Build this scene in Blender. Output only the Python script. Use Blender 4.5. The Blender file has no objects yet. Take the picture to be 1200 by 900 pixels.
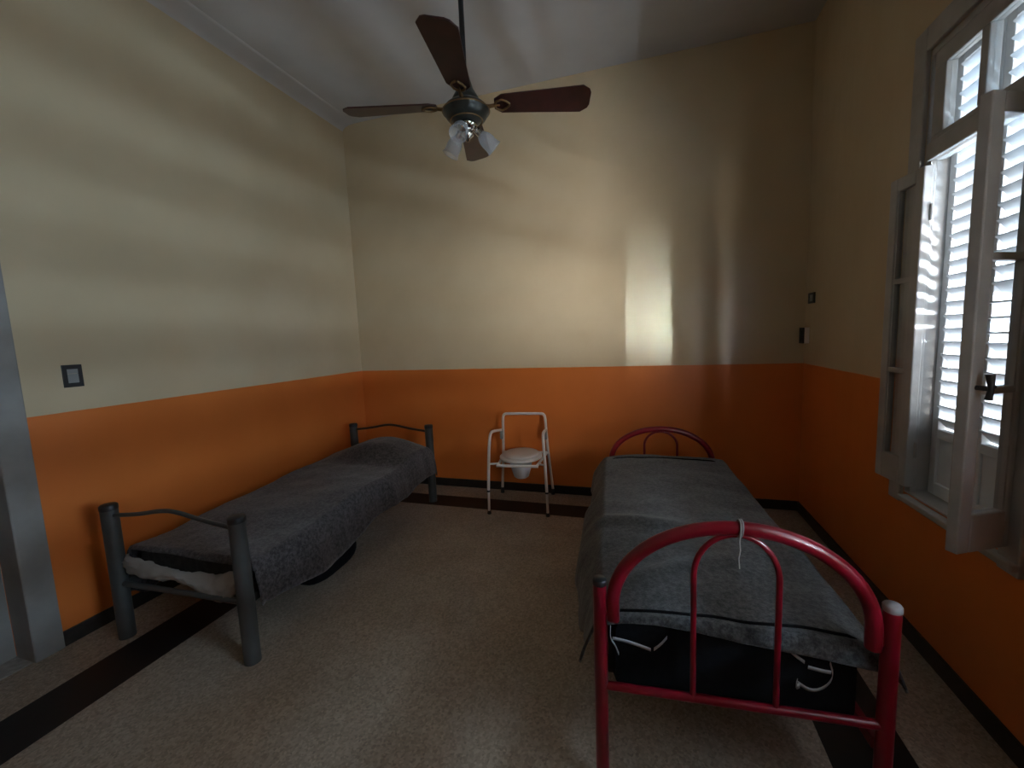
import bpy, math, random
from mathutils import Vector, Matrix, Euler, noise

S = bpy.context.scene
C = S.collection
random.seed(7)
PI = math.pi

# ------------------------------------------------------------------ camera
cam_d = bpy.data.cameras.new('camera')
cam_d.sensor_width = 36.0
cam_d.lens = 14.85
cam_d.clip_start = 0.02
cam = bpy.data.objects.new('camera', cam_d)
C.objects.link(cam)
_f = Vector((-0.29592, 0.94879, -0.11061)); _r = Vector((0.95520, 0.29324, -0.04008)); _u = Vector((0.00559, 0.11752, 0.99305))
cam.matrix_world = Matrix(((_r.x, _u.x, -_f.x, 0), (_r.y, _u.y, -_f.y, 0), (_r.z, _u.z, -_f.z, 1.5), (0, 0, 0, 1)))
S.camera = cam

# ------------------------------------------------------------------ room measures
L, R, D, B, H = -2.874, 1.205, 3.837, -1.20, 3.676   # left, right, back, rear wall planes, ceiling
DADO = 1.204
TH = 0.25
TR = 0.13                                                # right wall thickness, thinned so the added patch lamp shines in
WY0, WY1, WZ0, WZ1 = 1.84, 2.44, 0.68, 2.66            # right window opening
VY0, VY1 = .15, 1.05                                   # unseen window beside the viewer, added to let in fill light

# ------------------------------------------------------------------ colour management, world, lights
S.view_settings.view_transform = 'Standard'
S.view_settings.look = 'None'
S.view_settings.exposure = -0.35
S.view_settings.gamma = 1.0
S.view_settings.use_curve_mapping = False

SKY = 7.5
w = bpy.data.worlds.new('World'); S.world = w; w.use_nodes = True
nt = w.node_tree; nt.nodes.clear()
tc = nt.nodes.new('ShaderNodeTexCoord'); sx = nt.nodes.new('ShaderNodeSeparateXYZ')
mr = nt.nodes.new('ShaderNodeMapRange'); mr.inputs[1].default_value = -0.15; mr.inputs[2].default_value = 0.12
rp = nt.nodes.new('ShaderNodeValToRGB')
rp.color_ramp.elements[0].color = (0.60, 0.62, 0.62, 1); rp.color_ramp.elements[1].color = (0.66, 0.81, 1.0, 1)
bg = nt.nodes.new('ShaderNodeBackground'); bg.inputs[1].default_value = SKY
wo = nt.nodes.new('ShaderNodeOutputWorld')
nt.links.new(tc.outputs['Generated'], sx.inputs[0]); nt.links.new(sx.outputs['Z'], mr.inputs[0])
nt.links.new(mr.outputs[0], rp.inputs[0]); nt.links.new(rp.outputs[0], bg.inputs[0]); nt.links.new(bg.outputs[0], wo.inputs[0])

def area(name, loc, direction, sx_, sy_, power, color, portal=False):
    d = bpy.data.lights.new(name, 'AREA'); d.shape = 'RECTANGLE'; d.size = sx_; d.size_y = sy_
    d.energy = power; d.color = color
    o = bpy.data.objects.new(name, d); C.objects.link(o); o.location = loc
    o.rotation_euler = Vector(direction).to_track_quat('-Z', 'Y').to_euler()
    if portal: d.cycles.is_portal = True
    return o
area('window_daylight_portal', (R + TR + .02, (WY0 + WY1) / 2, (WZ0 + WZ1) / 2), (-1, 0, 0), 0.70, 2.1, 1, (1, 1, 1), True)
# added strip lamp close outside the open slats: throws the soft rising bands
area('added_band_light', (R + .62, 1.2, 1.425), (-1, 0, .05), 3.6, 0.035, 200, (0.54, 0.77, 1.0))
area('added_streak_light', (R + .62, 1.62, 1.432), (-1.7, 1.5, .25), 0.42, 0.060, 22, (0.95, 0.97, 1.0)).data.spread = math.radians(70)  # added lamp for the streaks on the back wall
# added narrow lamp outdoors, throws the bright patch on the back wall
area('added_patch_light', (R + .765, 1.03, 1.485), (-1.24, 1.82, .05), 0.015, 0.26, 12, (0.66, 0.86, 1.0)).data.spread = math.radians(30)
# added cool lamp outdoors, fills the left wall
area('added_cool_fill', (5.0, -.6, .6), (-1, .35, .1), 3.0, 1.8, 110, (0.42, 0.70, 1.0))
# added lamp outdoors, brightens the right part of the back wall
area('added_back_wall_light', (2.02, -1.4, 1.25), (-.2, 1.0, 0), 1.14, 2.2, 640, (1.0, 0.95, 0.90))
# added warm lamp outdoors, brightens the back wall and floor
area('added_warm_fill', (4.3, -4.0, 2.7), (-3.6, 8.0, -1.2), 3.4, 2.2, 800, (1.0, 0.92, 0.80))
area('added_window_portal', (R + TR + .02, (VY0 + VY1) / 2, (WZ0 + WZ1) / 2), (-1, 0, 0), 0.9, 2.0, 1, (1, 1, 1), True)  # portal of the added, unseen window

# ------------------------------------------------------------------ materials
def mat(name, col, rough=0.5, metal=0.0, spec=0.5, noise_scale=0, noise_amt=0.0, bump=0.0, bump_scale=60, coat=0.0, trans=0.0):
    m = bpy.data.materials.new(name); m.use_nodes = True
    n = m.node_tree.nodes; l = m.node_tree.links; b = n['Principled BSDF']
    b.inputs['Base Color'].default_value = (*col, 1); b.inputs['Roughness'].default_value = rough
    b.inputs['Metallic'].default_value = metal; b.inputs['Specular IOR Level'].default_value = spec
    b.inputs['Coat Weight'].default_value = coat
    t = n.new('ShaderNodeTexCoord')
    if noise_scale:
        x = n.new('ShaderNodeTexNoise'); x.inputs['Scale'].default_value = noise_scale; x.inputs['Detail'].default_value = 4
        r = n.new('ShaderNodeValToRGB')
        r.color_ramp.elements[0].position = 0.3; r.color_ramp.elements[1].position = 0.7
        r.color_ramp.elements[0].color = (*[c * (1 - noise_amt) for c in col], 1)
        r.color_ramp.elements[1].color = (*[min(1, c * (1 + noise_amt)) for c in col], 1)
        l.new(t.outputs['Object'], x.inputs[0]); l.new(x.outputs[0], r.inputs[0]); l.new(r.outputs[0], b.inputs['Base Color'])
    if bump:
        x = n.new('ShaderNodeTexNoise'); x.inputs['Scale'].default_value = bump_scale; x.inputs['Detail'].default_value = 3
        bp = n.new('ShaderNodeBump'); bp.inputs['Strength'].default_value = bump; bp.inputs['Distance'].default_value = 0.01
        l.new(t.outputs['Object'], x.inputs[0]); l.new(x.outputs[0], bp.inputs['Height']); l.new(bp.outputs[0], b.inputs['Normal'])
    return m

def wall_paint():
    m = bpy.data.materials.new('two_tone_wall_paint'); m.use_nodes = True
    n = m.node_tree.nodes; l = m.node_tree.links; b = n['Principled BSDF']
    g = n.new('ShaderNodeNewGeometry'); s = n.new('ShaderNodeSeparateXYZ'); l.new(g.outputs['Position'], s.inputs[0])
    nz = n.new('ShaderNodeTexNoise'); nz.inputs['Scale'].default_value = 2.5; nz.inputs['Detail'].default_value = 5
    l.new(g.outputs['Position'], nz.inputs[0])
    def ramp(a, c):
        r = n.new('ShaderNodeValToRGB'); r.color_ramp.elements[0].position = .3; r.color_ramp.elements[1].position = .7
        r.color_ramp.elements[0].color = (*a, 1); r.color_ramp.elements[1].color = (*c, 1); l.new(nz.outputs[0], r.inputs[0]); return r
    cream = ramp((.60, .48, .31), (.65, .53, .35)); orange = ramp((.70, .185, .034), (.76, .21, .042))
    wob = n.new('ShaderNodeMath'); wob.operation = 'MULTIPLY_ADD'; wob.inputs[1].default_value = 0.004; wob.inputs[2].default_value = DADO - .002
    n2 = n.new('ShaderNodeTexNoise'); n2.inputs['Scale'].default_value = 6; l.new(g.outputs['Position'], n2.inputs[0]); l.new(n2.outputs[0], wob.inputs[0])
    gt = n.new('ShaderNodeMath'); gt.operation = 'GREATER_THAN'; l.new(s.outputs['Z'], gt.inputs[0]); l.new(wob.outputs[0], gt.inputs[1])
    mx = n.new('ShaderNodeMix'); mx.data_type = 'RGBA'
    l.new(gt.outputs[0], mx.inputs[0]); l.new(orange.outputs[0], mx.inputs[6]); l.new(cream.outputs[0], mx.inputs[7])
    l.new(mx.outputs[2], b.inputs['Base Color'])
    rr = n.new('ShaderNodeMapRange'); rr.inputs[3].default_value = .38; rr.inputs[4].default_value = .17
    l.new(gt.outputs[0], rr.inputs[0]); l.new(rr.outputs[0], b.inputs['Roughness'])
    mp = n.new('ShaderNodeMapping'); mp.inputs['Scale'].default_value = (2.2, 2.2, .7)
    n3 = n.new('ShaderNodeTexNoise'); n3.inputs['Scale'].default_value = 1.6; n3.inputs['Detail'].default_value = 3
    l.new(g.outputs['Position'], mp.inputs[0]); l.new(mp.outputs[0], n3.inputs[0])
    bp = n.new('ShaderNodeBump'); bp.inputs['Strength'].default_value = .35; bp.inputs['Distance'].default_value = .02
    l.new(n3.outputs[0], bp.inputs['Height'])
    n4 = n.new('ShaderNodeTexNoise'); n4.inputs['Scale'].default_value = 90; n4.inputs['Detail'].default_value = 2
    l.new(g.outputs['Position'], n4.inputs[0])
    b2 = n.new('ShaderNodeBump'); b2.inputs['Strength'].default_value = .12; b2.inputs['Distance'].default_value = .002
    l.new(n4.outputs[0], b2.inputs['Height']); l.new(bp.outputs[0], b2.inputs['Normal']); l.new(b2.outputs[0], b.inputs['Normal'])
    return m

def floor_mat():
    m = bpy.data.materials.new('terrazzo_floor_with_dark_border'); m.use_nodes = True
    n = m.node_tree.nodes; l = m.node_tree.links; b = n['Principled BSDF']
    g = n.new('ShaderNodeNewGeometry'); s = n.new('ShaderNodeSeparateXYZ'); l.new(g.outputs['Position'], s.inputs[0])
    def M(op, a, c):
        x = n.new('ShaderNodeMath'); x.operation = op
        for i, v in enumerate((a, c)):
            if isinstance(v, (int, float)): x.inputs[i].default_value = v
            else: l.new(v, x.inputs[i])
        return x.outputs[0]
    X, Y = s.outputs['X'], s.outputs['Y']
    def inside(x0, x1, y1):
        return M('MULTIPLY', M('MULTIPLY', M('GREATER_THAN', X, x0), M('LESS_THAN', X, x1)), M('LESS_THAN', Y, y1))
    band = M('SUBTRACT', inside(-2.555, .885, 3.572), inside(-2.28, .61, 3.335))
    nz = n.new('ShaderNodeTexVoronoi'); nz.inputs['Scale'].default_value = 110; l.new(g.outputs['Position'], nz.inputs[0])
    r = n.new('ShaderNodeValToRGB'); r.color_ramp.elements[0].color = (.26, .215, .17, 1); r.color_ramp.elements[1].color = (.52, .43, .34, 1)
    l.new(nz.outputs['Color'], r.inputs[0])
    big = n.new('ShaderNodeTexNoise'); big.inputs['Scale'].default_value = 3; big.inputs['Detail'].default_value = 6; l.new(g.outputs['Position'], big.inputs[0])
    r2 = n.new('ShaderNodeValToRGB'); r2.color_ramp.elements[0].position = .3; r2.color_ramp.elements[1].position = .75
    r2.color_ramp.elements[0].color = (.78, .76, .74, 1); r2.color_ramp.elements[1].color = (1, 1, 1, 1); l.new(big.outputs[0], r2.inputs[0])
    mu = n.new('ShaderNodeMix'); mu.data_type = 'RGBA'; mu.blend_type = 'MULTIPLY'; mu.inputs[0].default_value = 1
    l.new(r.outputs[0], mu.inputs[6]); l.new(r2.outputs[0], mu.inputs[7])
    mx = n.new('ShaderNodeMix'); mx.data_type = 'RGBA'; mx.inputs[7].default_value = (.016, .012, .010, 1)
    l.new(band, mx.inputs[0]); l.new(mu.outputs[2], mx.inputs[6]); l.new(mx.outputs[2], b.inputs['Base Color'])
    b.inputs['Roughness'].default_value = .5; b.inputs['Specular IOR Level'].default_value = .3
    return m

def wool(name, a, c):
    m = bpy.data.materials.new(name); m.use_nodes = True
    n = m.node_tree.nodes; l = m.node_tree.links; b = n['Principled BSDF']
    t = n.new('ShaderNodeTexCoord')
    x = n.new('ShaderNodeTexNoise'); x.inputs['Scale'].default_value = 55; x.inputs['Detail'].default_value = 8; x.inputs['Roughness'].default_value = .75
    r = n.new('ShaderNodeValToRGB'); r.color_ramp.elements[0].position = .41; r.color_ramp.elements[1].position = .62
    r.color_ramp.elements[0].color = (*a, 1); r.color_ramp.elements[1].color = (*c, 1)
    l.new(t.outputs['Object'], x.inputs[0]); l.new(x.outputs[0], r.inputs[0]); l.new(r.outputs[0], b.inputs['Base Color'])
    b.inputs['Roughness'].default_value = .95; b.inputs['Specular IOR Level'].default_value = .15
    b.inputs['Sheen Weight'].default_value = .25
    bp = n.new('ShaderNodeBump'); bp.inputs['Strength'].default_value = .5; bp.inputs['Distance'].default_value = .004
    x2 = n.new('ShaderNodeTexNoise'); x2.inputs['Scale'].default_value = 160; x2.inputs['Detail'].default_value = 4
    l.new(t.outputs['Object'], x2.inputs[0]); l.new(x2.outputs[0], bp.inputs['Height']); l.new(bp.outputs[0], b.inputs['Normal'])
    return m

def pane_glass(name, tint=(.93, .95, .96), gloss=.10, frost=0.0):
    m = bpy.data.materials.new(name); m.use_nodes = True
    n = m.node_tree.nodes; l = m.node_tree.links; n.remove(n['Principled BSDF']); o = n['Material Output']
    t = n.new('ShaderNodeBsdfTransparent'); t.inputs[0].default_value = (*tint, 1)
    g = n.new('ShaderNodeBsdfGlossy'); g.inputs['Roughness'].default_value = .02
    lw = n.new('ShaderNodeLayerWeight'); lw.inputs[0].default_value = .5
    pw = n.new('ShaderNodeMath'); pw.operation = 'POWER'; pw.inputs[1].default_value = 5; l.new(lw.outputs['Facing'], pw.inputs[0])
    f = n.new('ShaderNodeMath'); f.operation = 'MULTIPLY_ADD'; f.inputs[1].default_value = .9; f.inputs[2].default_value = .045; l.new(pw.outputs[0], f.inputs[0])
    mx = n.new('ShaderNodeMixShader'); l.new(f.outputs[0], mx.inputs[0]); l.new(t.outputs[0], mx.inputs[1]); l.new(g.outputs[0], mx.inputs[2])
    out = mx
    if frost:
        d = n.new('ShaderNodeBsdfTranslucent'); d.inputs[0].default_value = (.85, .85, .88, 1)
        df = n.new('ShaderNodeBsdfDiffuse'); df.inputs[0].default_value = (.8, .8, .82, 1)
        m1 = n.new('ShaderNodeMixShader'); m1.inputs[0].default_value = .5; l.new(d.outputs[0], m1.inputs[1]); l.new(df.outputs[0], m1.inputs[2])
        m2 = n.new('ShaderNodeMixShader'); m2.inputs[0].default_value = frost
        l.new(mx.outputs[0], m2.inputs[1]); l.new(m1.outputs[0], m2.inputs[2]); out = m2
    l.new(out.outputs[0], o.inputs['Surface'])
    return m

M_WALL = wall_paint(); M_FLOOR = floor_mat()
M_CEIL = mat('ceiling_white_paint', (.60, .58, .56), .7, noise_scale=3, noise_amt=.05)
M_BASE = mat('dark_stone_baseboard', (.022, .018, .015), .45, noise_scale=30, noise_amt=.3)
M_WOOD = mat('aged_white_enamel', (.40, .39, .375), .4, noise_scale=9, noise_amt=.10, bump=.15, bump_scale=25)
M_DOOR = mat('grey_door_enamel', (.265, .252, .235), .45, noise_scale=8, noise_amt=.12)
M_SHUT = mat('white_shutter_paint', (.80, .82, .84), .5, noise_scale=12, noise_amt=.05)
M_GREYT = mat('grey_painted_tube', (.060, .061, .058), .42, noise_scale=14, noise_amt=.15)
M_CAPB = mat('black_plastic', (.012, .012, .013), .45, noise_scale=20, noise_amt=.2)
M_DARKR = mat('dark_brown_metal', (.035, .018, .014), .4, noise_scale=20, noise_amt=.2)
M_RED = mat('crimson_enamel', (.17, .003, .011), .28, noise_scale=6, noise_amt=.18, bump=.1, bump_scale=18)
M_WORN = mat('worn_bare_metal', (.24, .21, .20), .4, noise_scale=25, noise_amt=.2)
M_WOOL = wool('grey_felt_wool', (.026, .026, .027), (.095, .095, .094))
M_WOOL2 = wool('mauve_grey_felt_wool', (.033, .028, .029), (.110, .098, .098))
M_SHEET = mat('off_white_cotton', (.30, .275, .25), .9, noise_scale=10, noise_amt=.12, bump=.3, bump_scale=30)
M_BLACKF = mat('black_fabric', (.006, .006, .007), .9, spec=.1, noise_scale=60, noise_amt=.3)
M_MATT = mat('dull_mattress_ticking', (.045, .042, .040), .9, spec=.15, noise_scale=40, noise_amt=.25)
M_RIB = mat('white_ribbon', (.36, .36, .36), .8, noise_scale=30, noise_amt=.1)
M_WHITE = mat('white_powder_coat', (.78, .71, .66), .35, noise_scale=15, noise_amt=.05)
M_PLAST = mat('white_plastic', (.76, .72, .68), .3, noise_scale=8, noise_amt=.04)
M_PAIL = mat('bluish_plastic', (.62, .62, .64), .3, noise_scale=8, noise_amt=.04)
M_BLADE = mat('mahogany_veneer', (.034, .008, .007), .4, noise_scale=14, noise_amt=.35)
M_BRASS = mat('antique_brass', (.24, .15, .07), .45, metal=.8, noise_scale=20, noise_amt=.2)
M_BRONZE = mat('dark_green_bronze', (.040, .043, .037), .35, metal=.5, noise_scale=16, noise_amt=.3)
M_CHROME = mat('chrome', (.7, .68, .64), .12, metal=1, noise_scale=9, noise_amt=.05)
M_GREYP = mat('grey_switch_rocker', (.26, .26, .25), .4, noise_scale=10, noise_amt=.05)
M_GLASS = pane_glass('window_glass')
M_SHADE = pane_glass('frosted_shade_glass', frost=.26)
M_MUD = mat('worn_stone_threshold', (.33, .32, .30), .6, noise_scale=40, noise_amt=.2)

# ------------------------------------------------------------------ mesh helpers
class MB:
    def __init__(s): s.v = []; s.f = []; s.sm = []
    def add(s, vs, fs, smooth=False, M=None):
        o = len(s.v)
        s.v += [tuple(M @ Vector(p)) if M else tuple(p) for p in vs]
        s.f += [tuple(i + o for i in f) for f in fs]; s.sm += [smooth] * len(fs); return s
    def box(s, a, b, M=None):
        x0, y0, z0 = a; x1, y1, z1 = b
        return s.add([(x0,y0,z0),(x1,y0,z0),(x1,y1,z0),(x0,y1,z0),(x0,y0,z1),(x1,y0,z1),(x1,y1,z1),(x0,y1,z1)],
                     [(0,3,2,1),(4,5,6,7),(0,1,5,4),(1,2,6,5),(2,3,7,6),(3,0,4,7)], False, M)
    def tube(s, pts, r, n=14, M=None, caps=True):
        pts = [Vector(p) for p in pts]; N = len(pts)
        rs = r if isinstance(r, (list, tuple)) else [r] * N
        vs = []; fs = []; up = None
        for i, p in enumerate(pts):
            t = (pts[min(i+1, N-1)] - pts[max(i-1, 0)]).normalized()
            if up is None:
                up = t.orthogonal().normalized()
            else:
                up = (up - t * up.dot(t))
                up = up.normalized() if up.length > 1e-6 else t.orthogonal().normalized()
            q = t.cross(up)
            for k in range(n):
                a = 2 * PI * k / n
                vs.append(p + (up * math.cos(a) + q * math.sin(a)) * rs[i])
        for i in range(N - 1):
            for k in range(n):
                fs.append((i*n+k, i*n+(k+1) % n, (i+1)*n+(k+1) % n, (i+1)*n+k))
        s.add(vs, fs, True, M)
        if caps:
            s.add(vs[:n], [tuple(range(n))[::-1]], False, M); s.add(vs[-n:], [tuple(range(n))], False, M)
        return s
    def lathe(s, prof, n=32, M=None, smooth=True):
        vs = []; fs = []
        for (r, z) in prof:
            for k in range(n):
                a = 2 * PI * k / n; vs.append((r * math.cos(a), r * math.sin(a), z))
        for i in range(len(prof) - 1):
            for k in range(n):
                fs.append((i*n+k, i*n+(k+1) % n, (i+1)*n+(k+1) % n, (i+1)*n+k))
        return s.add(vs, fs, smooth, M)
    def prism(s, poly, z0, z1, M=None):
        n = len(poly); vs = [(x, y, z0) for x, y in poly] + [(x, y, z1) for x, y in poly]
        fs = [tuple(range(n))[::-1], tuple(range(n, 2*n))] + [(i, (i+1) % n, n+(i+1) % n, n+i) for i in range(n)]
        return s.add(vs, fs, False, M)
    def grid(s, rows, M=None):
        nr, nc = len(rows), len(rows[0]); vs = [p for r in rows for p in r]
        fs = [(i*nc+j, i*nc+j+1, (i+1)*nc+j+1, (i+1)*nc+j) for i in range(nr-1) for j in range(nc-1)]
        return s.add(vs, fs, True, M)
    def obj(s, name, m, parent=None, bevel=0, solid=0, sub=0, loc=None, rot=None):
        me = bpy.data.meshes.new(name); me.from_pydata(s.v, [], s.f); me.update()
        for p, q in zip(me.polygons, s.sm): p.use_smooth = q
        me.materials.append(m)
        o = bpy.data.objects.new(name, me); C.objects.link(o)
        if parent: o.parent = parent
        if loc: o.location = loc
        if rot: o.rotation_euler = rot
        if sub:
            d = o.modifiers.new('sub', 'SUBSURF'); d.levels = sub; d.render_levels = sub
        if solid:
            d = o.modifiers.new('solid', 'SOLIDIFY'); d.thickness = solid; d.offset = -1
        if bevel:
            d = o.modifiers.new('bevel', 'BEVEL'); d.width = bevel; d.segments = 2; d.limit_method = 'ANGLE'
        return o

def arc(c, r, a0, a1, n, fx):        # points of an arc, fx maps (u, v) to 3D
    return [fx(c[0] + r * math.cos(a0 + (a1 - a0) * i / n), c[1] + r * math.sin(a0 + (a1 - a0) * i / n)) for i in range(n + 1)]
def smooth_path(pts, it=2):          # Chaikin corner cutting, ends kept
    pts = [Vector(p) for p in pts]
    for _ in range(it):
        q = [pts[0]]
        for a, b in zip(pts, pts[1:]): q += [a.lerp(b, .25), a.lerp(b, .75)]
        pts = q + [pts[-1]]
    return pts
def thing(name, label, cat, loc=(0,0,0), rz=0, group=None):
    o = bpy.data.objects.new(name, None); C.objects.link(o); o.empty_display_size = .1
    o.location = loc; o.rotation_euler = (0, 0, rz); o['label'] = label; o['category'] = cat
    if group: o['group'] = group
    return o
def tag(o, label, cat, group=None):
    o['label'] = label; o['category'] = cat
    if group: o['group'] = group
    return o
def struct(o, label=None, cat=None):
    o['kind'] = 'structure'
    if label: o['label'] = label
    if cat: o['category'] = cat
    return o

# ------------------------------------------------------------------ shell
struct(MB().box((L - TH - .9, B - TH, -.12), (R + TH, D + TH, 0)).obj('floor', M_FLOOR),
       'beige speckled terrazzo floor with a wide black inlaid border band', 'floor')
struct(MB().box((L - TH, B - TH, H), (R + TH, D + TH, H + .12)).obj('ceiling', M_CEIL), 'plain off-white ceiling above the fan', 'ceiling')
struct(MB().box((L - TH, D, 0), (R + TH, D + TH, H)).obj('wall_back', M_WALL), 'far wall, cream above and orange below, behind the beds', 'wall')
DY0, DY1, DZ = .24, 1.125, 2.25      # doorway in the left wall
struct(MB().box((L - TH, B - TH, 0), (L, DY0, H)).box((L - TH, DY1, 0), (L, D, H)).box((L - TH, DY0, DZ), (L, DY1, H)).obj('wall_left', M_WALL),
       'left wall, cream above and orange below, with a dark switch plate', 'wall')
rw = MB()
for a, b in ((B - TH, VY0), (VY1, WY0), (WY1, D)): rw.box((R, a, 0), (R + TR, b, H))
for a, b, z0, z1 in ((WY0, WY1, WZ0, WZ1), (VY0, VY1, WZ0, WZ1)): rw.box((R, a, 0), (R + TR, b, z0)).box((R, a, z1), (R + TR, b, H))
struct(rw.obj('wall_right', M_WALL),
       'right wall, cream above and orange below, holding the shuttered window', 'wall')
struct(MB().box((L, B - TH, 0), (R, B, H)).obj('wall_rear', M_WALL), 'wall behind the viewer', 'wall')

# baseboards, cove, door surround
struct(MB().box((L, D - .014, 0), (R, D, .08)).obj('baseboard_back', M_BASE, bevel=.003), 'dark stone baseboard along the far wall', 'baseboard')
struct(MB().box((L, 1.237, 0), (L + .014, D - .014, .08)).obj('baseboard_left', M_BASE, bevel=.003), 'dark stone baseboard along the left wall', 'baseboard')
struct(MB().box((R - .014, B, 0), (R, D - .014, .08)).obj('baseboard_right', M_BASE, bevel=.003), 'dark stone baseboard along the right wall', 'baseboard')
def cove(n, a, b, inward):
    a = Vector(a); b = Vector(b); q = Vector(inward); r = .17
    prof = [(0, 0), (0, -.02)] + [(r - r * math.cos(t), -.02 - 0 * t) for t in ()]
    prof = [(0, -.055)] + [(.16 * (1 - math.cos(t)) , -.055 + .055 * math.sin(t)) for t in [PI / 2 * i / 8 for i in range(1, 9)]] + [(.16, .002), (0, .002)]
    rows = [[tuple(p + q * u + Vector((0, 0, v))) for u, v in prof] for p in (a, b)]
    struct(MB().grid(rows).obj(n, M_CEIL), None)
cove('trim_1', (L, B, H), (L, D, H), (1, 0, 0))
bpy.data.objects['trim_1']['label'] = 'pale curved cove along the top of the left wall'; bpy.data.objects['trim_1']['category'] = 'trim'

dr = bpy.data.objects.new('door_1', None); C.objects.link(dr); dr.location = (L, 0, 0)
struct(dr, 'grey-white door and casing at the left edge beside the bed', 'door')
cs = MB().box((-.13, DY1 - .005, 0), (.022, 1.235, DZ + .11)).box((-.13, DY0 - .11, 0), (.022, DY0 + .005, DZ + .11)).box((-.13, DY0, DZ - .005), (.022, DY1, DZ + .11))
cs.obj('door_casing', M_DOOR, dr, bevel=.006)
lf = MB().box((-.17, DY0 + .004, .008), (-.13, DY1 - .004, DZ - .006))
for z0, z1 in ((.15, .85), (1.0, 2.1)):
    for y0, y1 in ((DY0 + .1, .64), (.72, DY1 - .1)): lf.box((-.132, y0, z0), (-.122, y1, z1))
lf.obj('door_leaf', M_DOOR, dr, bevel=.004)
MB().box((-.20, DY0, 0.001), (.0, DY1, .006)).obj('threshold', M_MUD, dr)

# ------------------------------------------------------------------ window on the right wall
wn = bpy.data.objects.new('window_1', None); C.objects.link(wn); wn.location = (R, (WY0 + WY1) / 2, WZ0)
struct(wn, 'tall white casement window with louvred shutters, inner leaves swung open', 'window')
W0 = Matrix.Translation(-Vector((R, (WY0 + WY1) / 2, WZ0)))     # world -> window
TZ = 2.19                                                      # underside of the transom bar
t = MB()
t.box((R - .02, WY0 - .09, WZ0 - .05), (R + .001, WY0, WZ1 + .10), W0).box((R - .02, WY1, WZ0 - .05), (R + .001, WY1 + .09, WZ1 + .10), W0).box((R - .02, WY0, WZ1), (R + .001, WY1, WZ1 + .10), W0)
t.obj('casing', M_WOOD, wn, bevel=.005)
MB().box((R - .04, WY0 - .09, WZ0 - .028), (R, WY1 - .03, WZ0), W0).box((R, WY0, WZ0), (R + TR + .05, WY1, WZ0 + .012), W0).obj('window_sill', M_WOOD, wn, bevel=.006)
j = MB().box((R, WY0, WZ0), (R + TR, WY0 + .012, WZ1), W0).box((R, WY1 - .012, WZ0), (R + TR, WY1, WZ1), W0).box((R, WY0 + .012, WZ1 - .03), (R + TR, WY1 - .012, WZ1), W0)
j.box((R, WY1 - .045, WZ0 + .012), (R + .022, WY1 - .012, TZ), W0)
j.obj('jamb', M_WOOD, wn, bevel=.003)
MB().box((R - .012, WY0 + .03, TZ), (R + .06, WY1 - .03, TZ + .075), W0).obj('transom_bar', M_WOOD, wn, bevel=.006)
tr = MB()
tr.box((R + .0, WY0 + .03, TZ + .075), (R + .04, WY1 - .03, TZ + .10), W0).box((R + .0, WY0 + .03, 2.56), (R + .04, WY1 - .03, WZ1 - .03), W0)
tr.box((R, 2.335, TZ + .10), (R + .04, WY1 - .03, 2.56), W0).box((R, WY0 + .03, TZ + .10), (R + .04, WY0 + .06, 2.56), W0)
tr.box((R, 2.105, TZ + .10), (R + .04, 2.145, 2.56), W0)
trf = tr.obj('transom_frame', M_WOOD, wn, bevel=.004)
for (a, b) in ((WY0 + .06, 2.105), (2.145, 2.335)):
    MB().box((R + .018, a, TZ + .10), (R + .021, b, 2.56), W0).obj('pane', M_GLASS, trf)

SH0, SH1 = .72, 2.17
def sash(hinge, free, handle):
    h = Vector(hinge); fr = Vector(free); d = (fr - h); Wd = d.length; d.normalize()
    e = bpy.data.objects.new('casement_leaf', None); C.objects.link(e); e.parent = wn
    e.location = W0 @ Vector((h.x, h.y, SH0)); e.rotation_euler = (0, 0, math.atan2(d.y, d.x))
    hh = SH1 - SH0; st = .05; tk = .036
    m = MB()
    m.box((0, -tk/2, 0), (st, tk/2, hh)).box((Wd - st, -tk/2, 0), (Wd, tk/2, hh))
    m.box((st, -tk/2, 0), (Wd - st, tk/2, .13)).box((st, -tk/2, hh - .06), (Wd - st, tk/2, hh))
    m.obj('leaf_frame', M_WOOD, e, bevel=.005)
    mo = MB()                                                   # moulding bead round the glass
    for a, b in ((st, st + .008), (Wd - st - .008, Wd - st)): mo.box((a, -.012, .13), (b, .012, hh - .06))
    mo.obj('glazing_bead', M_WOOD, e)
    for z in (1.265 - SH0, 1.69 - SH0):
        MB().box((st, -.015, z - .012), (Wd - st, .015, z + .012)).obj('glazing_bar', M_WOOD, e, bevel=.003)
    for a, b in ((.13, .533), (.557, .958), (.982, hh - .06)):
        MB().box((st, -.0015, a), (Wd - st, .0015, b)).obj('pane', M_GLASS, e)
    if handle:
        hb = MB()
        side = handle
        z = .56
        hb.tube([(Wd - .025, side * .018, z), (Wd - .025, side * .05, z)], .008, 10)
        hb.tube([(Wd - .025, side * .05, z - .035), (Wd - .025, side * .055, z), (Wd - .025, side * .05, z + .045)], [.010, .007, .012], 10)
        hb.tube([(Wd - .08, side * .03, z + .0), (Wd - .02, side * .03, z)], .006, 10)
        hb.obj('catch_handle', M_CAPB, e)
    for z in (.18, hh - .2):
        MB().tube([(-.006, -.015, z - .035), (-.006, -.015, z + .035)], .007, 8).obj('hinge', M_WOOD, e)
    return e
sash((1.196, 2.385), (1.172, 2.60), 0)
sash((1.205, 1.83), (.985, 1.715), 1)

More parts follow.
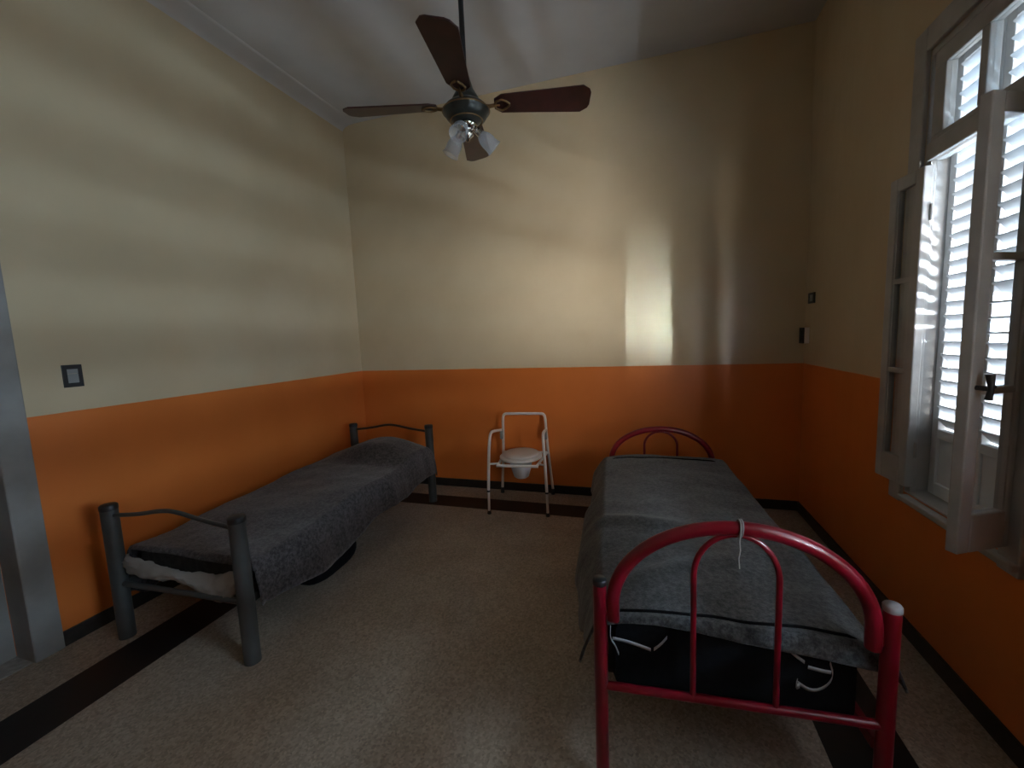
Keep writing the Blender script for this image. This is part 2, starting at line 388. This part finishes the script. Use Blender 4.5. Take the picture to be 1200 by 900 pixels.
def shutter(y0, y1, open_band, parent=None, tilt=47, sw=.034):
    e = bpy.data.objects.new('shutter_leaf', None); C.objects.link(e); e.parent = parent or wn
    e.location = Vector((R + .085, y0, WZ0)) - e.parent.location; wd = y1 - y0; st = .042; zb = .32; zt = WZ1 - WZ0 - .03; tk = .034
    m = MB().box((0, 0, 0.01), (tk, st, zt)).box((0, wd - st, 0.01), (tk, wd, zt)).box((0, st, zt - .06), (tk, wd - st, zt)).box((0, st, .01), (tk, wd - st, .07)).box((0, st, zb - .04), (tk, wd - st, zb))
    m.obj('shutter_frame', M_SHUT, e, bevel=.003)
    MB().box((.010, st, .07), (.024, wd - st, zb - .04)).obj('shutter_panel', M_SHUT, e)
    n = 0; z = zb + .03
    sl = MB(); op = MB(); pitch = .058
    while z < zt - .07:
        isopen = open_band and open_band[0] < z + WZ0 < open_band[1]
        tgt = op if isopen else sl
        ang = math.radians(14 if isopen else tilt)
        Ms = Matrix.Translation((tk / 2, 0, z)) @ Matrix.Rotation(ang, 4, 'Y')
        hw = .029 if isopen else sw
        tgt.box((-hw, st - .004, -.0035), (hw, wd - st + .004, .0035), Ms)
        z += pitch
    sl.obj('louvre_slats', M_SHUT, e)
    if open_band:
        op.tube([(-.012, wd / 2, open_band[0] - WZ0 - .02), (-.012, wd / 2, open_band[1] - WZ0 + .02)], .004, 8)
        op.obj('open_louvre_slats', M_SHUT, e)['label'] = 'section of slats tilted open'
    return e
shutter(WY0 - .0 + .012, 2.168, (1.40, 1.60))
shutter(2.172, WY1 + .018 - .03, None)

w2 = bpy.data.objects.new('added_window_2', None); C.objects.link(w2); w2.location = (R, (VY0 + VY1) / 2, WZ0)  # window added out of view to light the room
struct(w2, 'added unseen shuttered window on the right wall, letting in fill light', 'window')
W2 = Matrix.Translation(-w2.location)
MB().box((R - .02, VY0 - .09, WZ0 - .05), (R + .001, VY0, WZ1 + .10), W2).box((R - .02, VY1, WZ0 - .05), (R + .001, VY1 + .09, WZ1 + .10), W2).box((R - .02, VY0, WZ1), (R + .001, VY1, WZ1 + .10), W2).obj('casing', M_WOOD, w2, bevel=.005)
VM = (VY0 + VY1) / 2
shutter(VY0 + .004, VM - .002, None, w2, 8, .028)
shutter(VM + .002, VY1 - .004, None, w2, 8, .028)

# ------------------------------------------------------------------ ceiling fan
FX, FY, FZ = -.81, 2.03, 2.615
fan = thing('ceiling_fan', 'four-bladed dark wooden ceiling fan with bronze motor hanging on a black rod', 'ceiling fan', (FX, FY, FZ))
MB().tube([(0, 0, .13), (0, 0, H - FZ - .05)], .0125, 14).obj('down_rod', M_CAPB, fan)
MB().lathe([(0, H - FZ), (.065, H - FZ), (.065, H - FZ - .02), (.045, H - FZ - .07), (.014, H - FZ - .085), (0, H - FZ - .085)], 28).obj('ceiling_canopy', M_BRONZE, fan)
MB().lathe([(0, .155), (.018, .155), (.026, .12), (.040, .075), (.058, .045), (.066, .03), (.066, .012), (.05, .008)], 32).obj('motor_cover', M_BRONZE, fan)
mh = MB().lathe([(.05, .010), (.085, .008), (.100, -.004), (.112, -.018), (.112, -.028), (.104, -.034), (.100, -.046), (.090, -.060), (.072, -.068), (.05, -.072), (0, -.072)], 40).obj('motor_housing', M_BRONZE, fan)
ring = [(.114, -.020), (.117, -.023), (.114, -.027), (.111, -.023), (.114, -.020)]
MB().lathe(ring, 40).obj('trim_ring', M_BRASS, mh)
MB().lathe([(.078, -.064), (.081, -.067), (.078, -.071), (.074, -.067), (.078, -.064)], 40).obj('trim_ring', M_BRASS, mh)
for k, (deg, rr) in enumerate(((15.3, .598), (105.0, .62), (195.0, .59), (282.0, .575))):
    Mz = Matrix.Rotation(math.radians(deg), 4, 'Z'); pitch = Matrix.Rotation(math.radians(-13), 4, 'X'); MM = Mz @ pitch
    w0, w1, r0 = .056, .080, .138
    poly = [(r0, -w0 * .55), (r0 + .035, -w0), (rr - .04, -w1), (rr - .008, -w1 * .70), (rr, -w1 * .45), (rr, w1 * .45), (rr - .008, w1 * .70), (rr - .04, w1), (r0 + .035, w0), (r0, w0 * .55)]
    MB().prism(poly, .002, .009, MM).obj('blade', M_BLADE, fan, bevel=.0015)
    bk = MB()
    bk.tube([Mz @ Vector((.085, 0, -.004)), MM @ Vector((.115, 0, -.006)), MM @ Vector((.145, 0, -.001))], [.011, .009, .008], 10)
    for s in (-1, 1):
        bk.tube([MM @ Vector(p) for p in ((.135, 0, -.002), (.150, s * .024, -.003), (.175, s * .033, -.003), (.195, s * .022, -.003), (.212, s * .004, -.003))], .0052, 8)
    bk.tube([MM @ Vector((.13, 0, -.002)), MM @ Vector((.165, 0, -.003))], [.007, .004], 8)
    bk.obj('blade_bracket', M_BRASS, fan)
lk = MB().lathe([(0, -.070), (.036, -.072), (.050, -.082), (.050, -.092), (.030, -.104), (.022, -.112), (.030, -.122), (.030, -.135), (.014, -.148), (.009, -.160), (0, -.163)], 28).obj('light_kit', M_CHROME, fan)
for az in (-86, 34, 154):
    d = Vector((math.cos(math.radians(az)), math.sin(math.radians(az)), 0)); ax = (d * .74 + Vector((0, 0, -.67))).normalized()
    p0 = Vector((0, 0, -.10)) + d * .045; Mx = Matrix.Translation(p0) @ ax.to_track_quat('Z', 'Y').to_matrix().to_4x4()
    MB().tube([(0, 0, -.10) , p0 + ax * .008], .009, 10).lathe([(0, 0), (.016, .002), (.018, .012), (.018, .035), (.020, .038), (0, .038)], 20, Mx).obj('lamp_socket', M_CHROME, lk)
    MB().lathe([(.0195, .030), (.026, .040), (.034, .056), (.0375, .076), (.036, .096), (.0385, .112), (.043, .122)], 28, Mx).obj('lamp_shade', M_SHADE, lk, solid=.002)

# ------------------------------------------------------------------ switches
def switch(name, label, M4, w_, h_, box=False):
    e = bpy.data.objects.new(name, None); C.objects.link(e); e.matrix_world = M4; e['label'] = label; e['category'] = 'light switch'
    z0 = 0
    if box:
        MB().box((-w_/2, -h_/2, 0), (w_/2, h_/2, .032)).obj('back_box', M_PLAST, e, bevel=.002); z0 = .032
        MB().box((-w_/2, -h_/2, z0), (w_/2, h_/2, z0 + .010)).obj('cover_plate', M_CAPB, e, bevel=.002)
        MB().box((-.018, -h_*.3, z0 + .010), (.018, h_*.3, z0 + .013)).obj('rocker', M_CAPB, e, bevel=.002)
        return e
    a, b = w_ / 2, h_ / 2; ia, ib = a * .58, b * .62
    fr = MB().box((-a, -b, 0), (a, -ib, .010)).box((-a, ib, 0), (a, b, .010)).box((-a, -ib, 0), (-ia, ib, .010)).box((ia, -ib, 0), (a, ib, .010))
    fr.obj('frame_plate', M_CAPB, e)
    MB().box((-ia, -ib, 0), (ia, ib * .30, .008)).obj('rocker', M_GREYP, e, bevel=.001)
    MB().box((-ia, ib * .34, 0), (ia, ib, .008)).obj('rocker', M_GREYP, e, bevel=.001)
    return e
ML = Matrix(((0, 0, 1, L), (1, 0, 0, 1.438), (0, 1, 0, 1.389), (0, 0, 0, 1)))
switch('light_switch', 'black-framed light switch on the left wall above the orange paint', ML, .080, .117)
MR = Matrix(((0, 0, -1, R), (-1, 0, 0, 3.70), (0, 1, 0, 1.698), (0, 0, 0, 1)))
switch('light_switch', 'small black-framed switch, the upper of two near the far right corner', MR, .115, .078)
MR2 = Matrix(((0, 0, -1, R), (-1, 0, 0, 3.775), (0, 1, 0, 1.422), (0, 0, 0, 1)))
switch('light_switch', 'surface-mounted white box with black switch plate, lower one by the far right corner', MR2, .085, .12, True)

# ------------------------------------------------------------------ cloth helper
def fbm(x, y, s=0.0):
    return noise.noise(Vector((x, y, s))) + .5 * noise.noise(Vector((2.1 * x, 2.1 * y, s + 7))) + .25 * noise.noise(Vector((4.3 * x, 4.3 * y, s + 13)))
def drape(xl, xr, y0, y1, top, dropl, dropr, drop0, drop1, flare, r=.05, nu=70, nv=120, wob=.012, seed=0, fl_l=None, fl_r=None):
    """cloth over a box: top(x,y) -> z; drops are functions of y (sides) or x (ends)"""
    def edge(s, a, b, da, db):      # s runs along the cloth; returns (pos, fall)
        if s < a:
            q = a - s
            return (a - min(q, r) * .55 - max(0, q - r) * flare, max(0, q - r * .35))
        if s > b:
            q = s - b
            return (b + min(q, r) * .55 + max(0, q - r) * flare, max(0, q - r * .35))
        return (s, 0)
    rows = []
    for i in range(nv + 1):
        tv = i / nv; row = []
        for jx in range(nu + 1):
            tu = jx / nu
            # provisional y for drop functions
            yy = y0 - drop0((xl + xr) / 2) + tv * (y1 - y0 + drop0((xl + xr) / 2) + drop1((xl + xr) / 2))
            ycl = min(max(yy, y0), y1)
            dl, dr_ = dropl(ycl), dropr(ycl)
            s = xl - dl + tu * (xr - xl + dl + dr_)
            xcl = min(max(s, xl), xr)
            d0, d1 = drop0(xcl), drop1(xcl)
            v = y0 - d0 + tv * (y1 - y0 + d0 + d1)
            x, fx = edge(s, xl, xr, dl, dr_); y, fy = edge(v, y0, y1, d0, d1)
            z = top(min(max(x, xl), xr), min(max(y, y0), y1)) - max(fx, fy) - .25 * min(fx, fy)
            k = fbm(s * 2.6, v * 2.6, seed)
            fall = max(fx, fy)
            z += wob * k * (1.0 if fall < .02 else .5)
            if fx > 0:
                side = -1 if s < xl else 1
                x += side * min(1, fx / .12) * (.028 * fbm(v * 3.4, seed + 3.3, 1) + .020)
                fl = fl_l if side < 0 else fl_r
                if fl: x += side * min(1, fx / .15) * fl(y)
            if fy > 0: y += (-1 if v < y0 else 1) * min(1, fy / .08) * .012 * fbm(s * 5, seed, 2)
            row.append((x, y, z))
        rows.append(row)
    return rows
def gauss(a, s): return math.exp(-(a / s) ** 2)
def sstep(a, b, x):
    t_ = min(1, max(0, (x - a) / (b - a))); return t_ * t_ * (3 - 2 * t_)

# ------------------------------------------------------------------ left bed (grey tube frame)
def wtrans(loc, rz): return loc, rz
LB = (-2.2165, 1.394, 0); LR = math.radians(2.0)
bed = thing('single_bed', 'grey metal single bed frame with thick tube posts along the left wall', 'bed', LB, LR)
for (x, y) in ((-.415, 0), (.415, 0), (-.40, 2.012), (.40, 2.012)):
    p = MB().tube([(x, y, .0), (x, y, .715)], .037, 24).obj('post', M_GREYT, bed)
    MB().lathe([(.0375, .700), (.0385, .703), (.0385, .722), (.034, .728), (.0, .729)], 24, Matrix.Translation((x, y, 0))).obj('post_cap', M_CAPB, p)
for (y, w_) in ((0, .415), (2.012, .40)):
    pts = smooth_path([(-w_ + .03, y, .672), (-w_ * .5, y, .69), (-w_ * .12, y, .722), (w_ * .12, y, .722), (w_ * .5, y, .69), (w_ - .03, y, .668)], 3)
    MB().tube(pts, .0105, 12).obj('arched_rail', M_DARKR if y > 1 else M_GREYT, bed)
    MB().tube([(-w_, y, .30), (w_, y, .30)], .014, 12).obj('cross_rail', M_GREYT, bed)
for s in (-1, 1): MB().box((s * .40 - .014, .02, .275), (s * .40 + .014, 2.0, .315)).obj('side_rail', M_GREYT, bed, bevel=.003)
for k in range(9): MB().box((-.388, .16 + k * .205, .300), (.388, .23 + k * .205, .316)).obj('slat', M_MATT, bed)

mt = MB()
rows = []
def mattress(w_, y0, y1, z0, zt, n=20, sag=None, m=M_MATT, name='mattress'):
    b = MB()
    prof = []
    r = .035
    for cx, cz, a0 in ((w_/2 - r, zt - r, 0), (-w_/2 + r, zt - r, PI/2), (-w_/2 + r, z0 + r, PI), (w_/2 - r, z0 + r, 1.5*PI)):
        prof += [(cx + r * math.cos(a0 + PI/2 * i/4), cz + r * math.sin(a0 + PI/2 * i/4)) for i in range(5)]
    vs = []; fs = []; N = len(prof)
    for i in range(n + 1):
        y = y0 + (y1 - y0) * i / n; ins = .02 if i in (0, n) else 0
        for (x, z) in prof:
            cz = (z0 + zt) / 2
            k = 1 - ins / .3
            vs.append((x * k, y, cz + (z - cz) * (1 - ins * 4)))
    for i in range(n):
        for k in range(N): fs.append((i*N+k, i*N+(k+1) % N, (i+1)*N+(k+1) % N, (i+1)*N+k))
    b.add(vs, fs, True); b.add(vs[:N], [tuple(range(N))]); b.add(vs[-N:], [tuple(range(N))[::-1]])
    return b
o = mattress(.79, .085, 1.92, .318, .445).obj('mattress', M_MATT, loc=LB, rot=(0, 0, LR))
tag(o, 'thin dark mattress on the grey bed, under the mauve-grey blanket', 'mattress')

def topL(x, y):
    z = .463 + .035 * sstep(.2, 1.2, y)
    z += .018 * gauss(x, .35)
    z += .135 * sstep(1.40, 1.66, y) * (1 - .45 * sstep(1.82, 2.0, y)) * math.exp(-(abs(x - .08) / .34) ** 2.5)
    z += .02 * gauss(x - .3, .2) * gauss(y - .9, .7)
    return z
def dropLr(y): return .235 + .055 * sstep(.05, .55, y) - .045 * sstep(.75, 1.05, y) + .02 * sstep(1.2, 1.6, y) - .05 * gauss(y - .02, .05)
rows = drape(-.40, .405, .075, 1.93, topL, lambda y: .10 + .24 * gauss(y - .16, .16), dropLr, lambda x: .035 + .02 * (x + .4), lambda x: .16, .12, r=.05, nu=76, nv=120, wob=.015, seed=2.2)
o = MB().grid(rows).obj('blanket', M_WOOL2, loc=LB, rot=(0, 0, LR), solid=.007)
tag(o, 'mauve-grey wool blanket sagging over the side of the left bed', 'blanket')
# pale sheet crumpled out under the blanket at the foot
rows = []
for i in range(41):
    u = i / 40; row = []
    x = -.385 + .745 * u
    for jx in range(11):
        v = jx / 10
        hang = .055 + .025 * math.sin(u * 9) + .055 * sstep(.35, .85, u) * (1 - .6 * sstep(.93, 1, u))
        z = .445 - .055 * math.sin(PI * u * .9) - v * hang + .010 * fbm(u * 7, v * 2, 4)
        y = .042 - .030 * v - .022 * abs(fbm(u * 9, v * 3, 9)) - .02 * math.sin(v * PI)
        row.append((x, y, z))
    rows.append(row)
o = MB().grid(rows).obj('bed_sheet', M_SHEET, loc=LB, rot=(0, 0, LR), solid=.004)
tag(o, 'crumpled pale sheet poking out below the blanket at the foot of the grey bed', 'sheet')
# black bag on the floor under the bed
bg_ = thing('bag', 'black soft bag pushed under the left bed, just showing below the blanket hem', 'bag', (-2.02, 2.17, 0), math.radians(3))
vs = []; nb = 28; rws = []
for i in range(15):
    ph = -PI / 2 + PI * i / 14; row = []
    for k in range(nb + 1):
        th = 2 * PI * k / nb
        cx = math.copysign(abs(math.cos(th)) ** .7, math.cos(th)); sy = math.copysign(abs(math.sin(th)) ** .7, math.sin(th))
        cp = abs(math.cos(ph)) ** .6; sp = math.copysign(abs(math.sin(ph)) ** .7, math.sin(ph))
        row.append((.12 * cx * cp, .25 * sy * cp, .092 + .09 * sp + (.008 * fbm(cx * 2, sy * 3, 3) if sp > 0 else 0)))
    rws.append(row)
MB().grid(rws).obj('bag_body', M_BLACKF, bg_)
MB().tube(smooth_path([(.0, -.16, .176), (.02, -.12, .205), (.03, 0, .222), (.02, .12, .205), (0, .16, .176)], 2), .009, 8).obj('strap', M_CAPB, bg_)

# ------------------------------------------------------------------ right bed (red arched frame)
RB = (.257, 1.30, 0); RR = math.radians(4.0)
rb = thing('single_bed', 'red enamelled single bed frame with arched ends below the window', 'bed', RB, RR)
def bed_end(y, name, pt, za, top, i0, ih):
    e = bpy.data.objects.new(name, None); C.objects.link(e); e.parent = rb; e.location = (0, y, 0)
    for s in (-1, 1):
        p = MB().tube([(s * .392, 0, 0), (s * .392, 0, pt)], .0215, 20).obj('post', M_RED, e)
        MB().lathe([(.0215, pt), (.0225, pt + .002), (.0225, pt + .015), (.019, pt + .02), (0, pt + .021)], 20, Matrix.Translation((s * .392, 0, 0))).obj('post_cap', M_WORN if (s > 0 and y < .5) else M_CAPB, p)
    R0 = .352
    pts = [(-R0, 0, za - .055), (-R0, 0, za - .02)] + [(-R0 * math.cos(a), 0, za + (top - za) * math.sin(a)) for a in [PI * i / 40 for i in range(41)]] + [(R0, 0, za - .02), (R0, 0, za - .055)]
    MB().tube(pts, .0205, 18).obj('outer_arch', M_RED, e)
    R1 = .115
    pts = [(-R1, 0, .375)] + [(-R1, 0, i0)] + [(-R1 * math.cos(a), 0, i0 + ih * math.sin(a)) for a in [PI * i / 24 for i in range(1, 24)]] + [(R1, 0, i0), (R1, 0, .375)]
    MB().tube(pts, .0085, 12).obj('inner_arch', M_RED, e)
    MB().tube([(-.39, 0, .368), (.39, 0, .368)], .0135, 14).obj('cross_rail', M_RED, e)
    for s in (-1, 1):
        MB().box((min(s * .352, s * .392), -.010, za - .043), (max(s * .352, s * .392), .010, za - .005)).obj('bracket', M_RED, e, bevel=.004)
    return e
bed_end(0, 'footboard', .715, .655, .925, .77, .135); bed_end(1.93, 'headboard', .53, .55, .785, .66, .105)
for s in (-1, 1): MB().box((s * .385 - .012, .02, .270), (s * .385 + .012, 1.91, .306)).obj('side_rail', M_RED, rb, bevel=.003)
for k in range(8): MB().box((-.373, .15 + k * .225, .288), (.373, .22 + k * .225, .304)).obj('slat', M_MATT, rb)

mt = thing('mattress', 'black-covered mattress with loose white ribbons on the red bed', 'mattress', RB, RR)
mattress(.74, .055, 1.885, .306, .565).obj('mattress_cover', M_BLACKF, mt)
def ribbon(pts, w_=.006):
    rows = []
    for p in smooth_path(pts, 2): rows.append([(p.x, p.y - .002, p.z - w_), (p.x, p.y - .004, p.z + w_)])
    MB().grid(rows).obj('ribbon', M_RIB, mt, solid=.0015)['label'] = 'white ribbon'
ribbon([(-.355, .05, .50), (-.30, .045, .497), (-.235, .05, .475)]); ribbon([(-.225, .05, .478), (-.205, .046, .50), (-.185, .05, .525)])
ribbon([(-.360, .05, .54), (-.362, .046, .50), (-.345, .048, .475), (-.335, .05, .445)], .005)
ribbon([(.150, .05, .545), (.175, .046, .52), (.205, .05, .497)]); ribbon([(.215, .05, .482), (.255, .046, .478), (.275, .05, .474)])
ribbon([(.272, .05, .505), (.282, .045, .465), (.262, .046, .425), (.225, .047, .405), (.190, .05, .425)]); ribbon([(.188, .048, .432), (.183, .046, .415), (.195, .05, .42)], .01)
def topR(x, y):
    z = .588 + .012 * sstep(.3, 1.0, y) - .012 * gauss(y - 1.2, .4)
    z += .022 * math.exp(-(((y - .78) + .22 * (x + .3)) / .05) ** 2) * sstep(.15, -.25, x)
    z += .014 * math.exp(-(((y - .42) - .5 * x) / .05) ** 2) * sstep(.3, -.1, x)
    z -= .02 * (abs(x) / .38) ** 4
    return z
rows = drape(-.385, .40, .055, 1.875, topR, lambda y: .15 + .12 * sstep(.03, .4, y) + .02 * math.sin(y * 4 + 1), lambda y: .11 + .12 * sstep(.05, .45, y), lambda x: .055 + .02 * math.sin(x * 5), lambda x: .10, .16, r=.05, nu=80, nv=120, wob=.014, seed=8.1,
             fl_l=lambda y: .045 * gauss(y - .95, .35) + .02, fl_r=lambda y: .015)
bl = MB().grid(rows).obj('blanket', M_WOOL, loc=RB, rot=(0, 0, RR), solid=.008)
tag(bl, 'grey heather wool blanket spread over the mattress of the red bed', 'blanket')
# stitched hem bands of that blanket
def hem(yv, z_off, x0, x1):
    pts = []
    for i in range(41):
        x = x0 + (x1 - x0) * i / 40
        pts.append((x, yv + .006 * fbm(x * 4, yv, 2), topR(max(-.375, min(.375, x)), yv) + z_off + .010 * fbm(x * 2.6, yv * 2.6, 8.1) - .03 * max(0, abs(x) - .33) / .07))
    return MB().tube(pts, .0045, 8)
hem(.075, .004, -.36, .36).obj('hem_seam', M_BLACKF, bl)['label'] = 'dark stitched hem line at the foot end'
hem(1.80, .004, -.40, .40).obj('hem_seam', M_BLACKF, bl)['label'] = 'dark hem line at the far end'

tw = MB()
for k in range(2):
    c = .012 * k
    tw.tube([(.004 + c * .5 + .003 * math.sin(a), .0245 * math.cos(a), .925 + .0245 * math.sin(a)) for a in [2 * PI * i / 24 for i in range(25)]], .0024, 8)
tw.tube([(.004, -.025, .92), (.001, -.026, .90), (.004, -.024, .87), (.0, -.025, .845), (.003, -.024, .815)], .0016, 8)
tag(tw.obj('twine', M_RIB, loc=RB, rot=(0, 0, RR)), 'bit of white twine knotted round the top of the red arch', 'twine')

# ------------------------------------------------------------------ commode chair
ch = thing('commode_chair', 'white tubular commode chair with toilet seat and pail against the far wall', 'commode chair', (-1.040, 3.530, 0), math.radians(5.8))
LXF, LXB, YF, YB = .25, .245, -.25, .25
for s in (-1, 1):
    lg = MB().tube(smooth_path([(s * .25, YF, .20), (s * .238, YF + .012, .50), (s * .228, YF + .03, .655), (s * .226, YF + .075, .695), (s * .224, YF + .17, .685), (s * .205, YB - .08, .640)], 3), .0125, 14).obj('arm_and_front_leg', M_WHITE, ch)
    MB().tube([(s * .252, YF, .03), (s * .25, YF, .215)], .0105, 12).obj('leg_extension', M_WHITE, lg)
    MB().tube([(s * .25, YF, .195), (s * .25, YF, .210)], .0145, 12).obj('collar', M_CAPB, lg)
    MB().lathe([(0, 0), (.018, 0), (.018, .008), (.014, .03), (0, .03)], 16, Matrix.Translation((s * .252, YF, 0))).obj('rubber_foot', M_CAPB, lg)
    rl = MB().tube(smooth_path([(s * .245, YB, .05), (s * .215, YB - .03, .42)], 1), .0125, 14).obj('rear_leg', M_WHITE, ch)
    MB().lathe([(0, 0), (.018, 0), (.018, .01), (.014, .055), (0, .055)], 16, Matrix.Translation((s * .246, YB, 0))).obj('rubber_foot', M_CAPB, rl)
    MB().box((s * .206 - .014, YB - .125, .56), (s * .206 + .014, YB - .095, .655)).obj('arm_pad', M_GREYP, ch, bevel=.006)
bk = smooth_path([(-.215, YB - .03, .415), (-.205, YB - .045, .60), (-.200, YB - .055, .755), (-.185, YB - .06, .787), (-.15, YB - .06, .790), (.15, YB - .06, .790), (.185, YB - .06, .787), (.200, YB - .055, .755), (.205, YB - .045, .60), (.215, YB - .03, .415)], 2)
MB().tube(bk, .0125, 14).obj('backrest_frame', M_WHITE, ch)
MB().tube([(-.178, YF + .035, .415), (.178, YF + .035, .415)], .0125, 12).tube([(-.215, YB - .03, .415), (.215, YB - .03, .415)], .011, 12).tube([(-.165, YF + .035, .415), (-.205, YB - .03, .415)], .011, 12).tube([(.165, YF + .035, .415), (.205, YB - .03, .415)], .011, 12).tube([(-.24, YF + .01, .435), (-.172, YF + .10, .415)], .008, 10).tube([(.172, YF + .10, .415), (.24, YF + .01, .435)], .008, 10).obj('seat_frame', M_WHITE, ch)
def oval(a, b, zs, n=36):
    m = MB(); rings = []
    for (k, z) in zs: rings.append([(a * k * math.cos(2*PI*i/n), b * k * math.sin(2*PI*i/n) - .02, z) for i in range(n + 1)])
    return m.grid(rings)
oval(.188, .215, [(0, .432), (.9, .432), (1, .440), (1, .452), (.95, .460), (.8, .462), (0, .462)]).obj('toilet_seat', M_PLAST, ch)
oval(.160, .185, [(0, .462), (.95, .462), (1, .468), (.97, .476), (.8, .482), (.4, .486), (0, .487)]).obj('seat_lid', M_PLAST, ch)
MB().lathe([(.0, .255), (.050, .256), (.066, .268), (.085, .33), (.100, .40), (.112, .425), (.118, .428)], 30, Matrix.Translation((0, -.03, 0))).obj('pail', M_PAIL, ch, solid=.003)
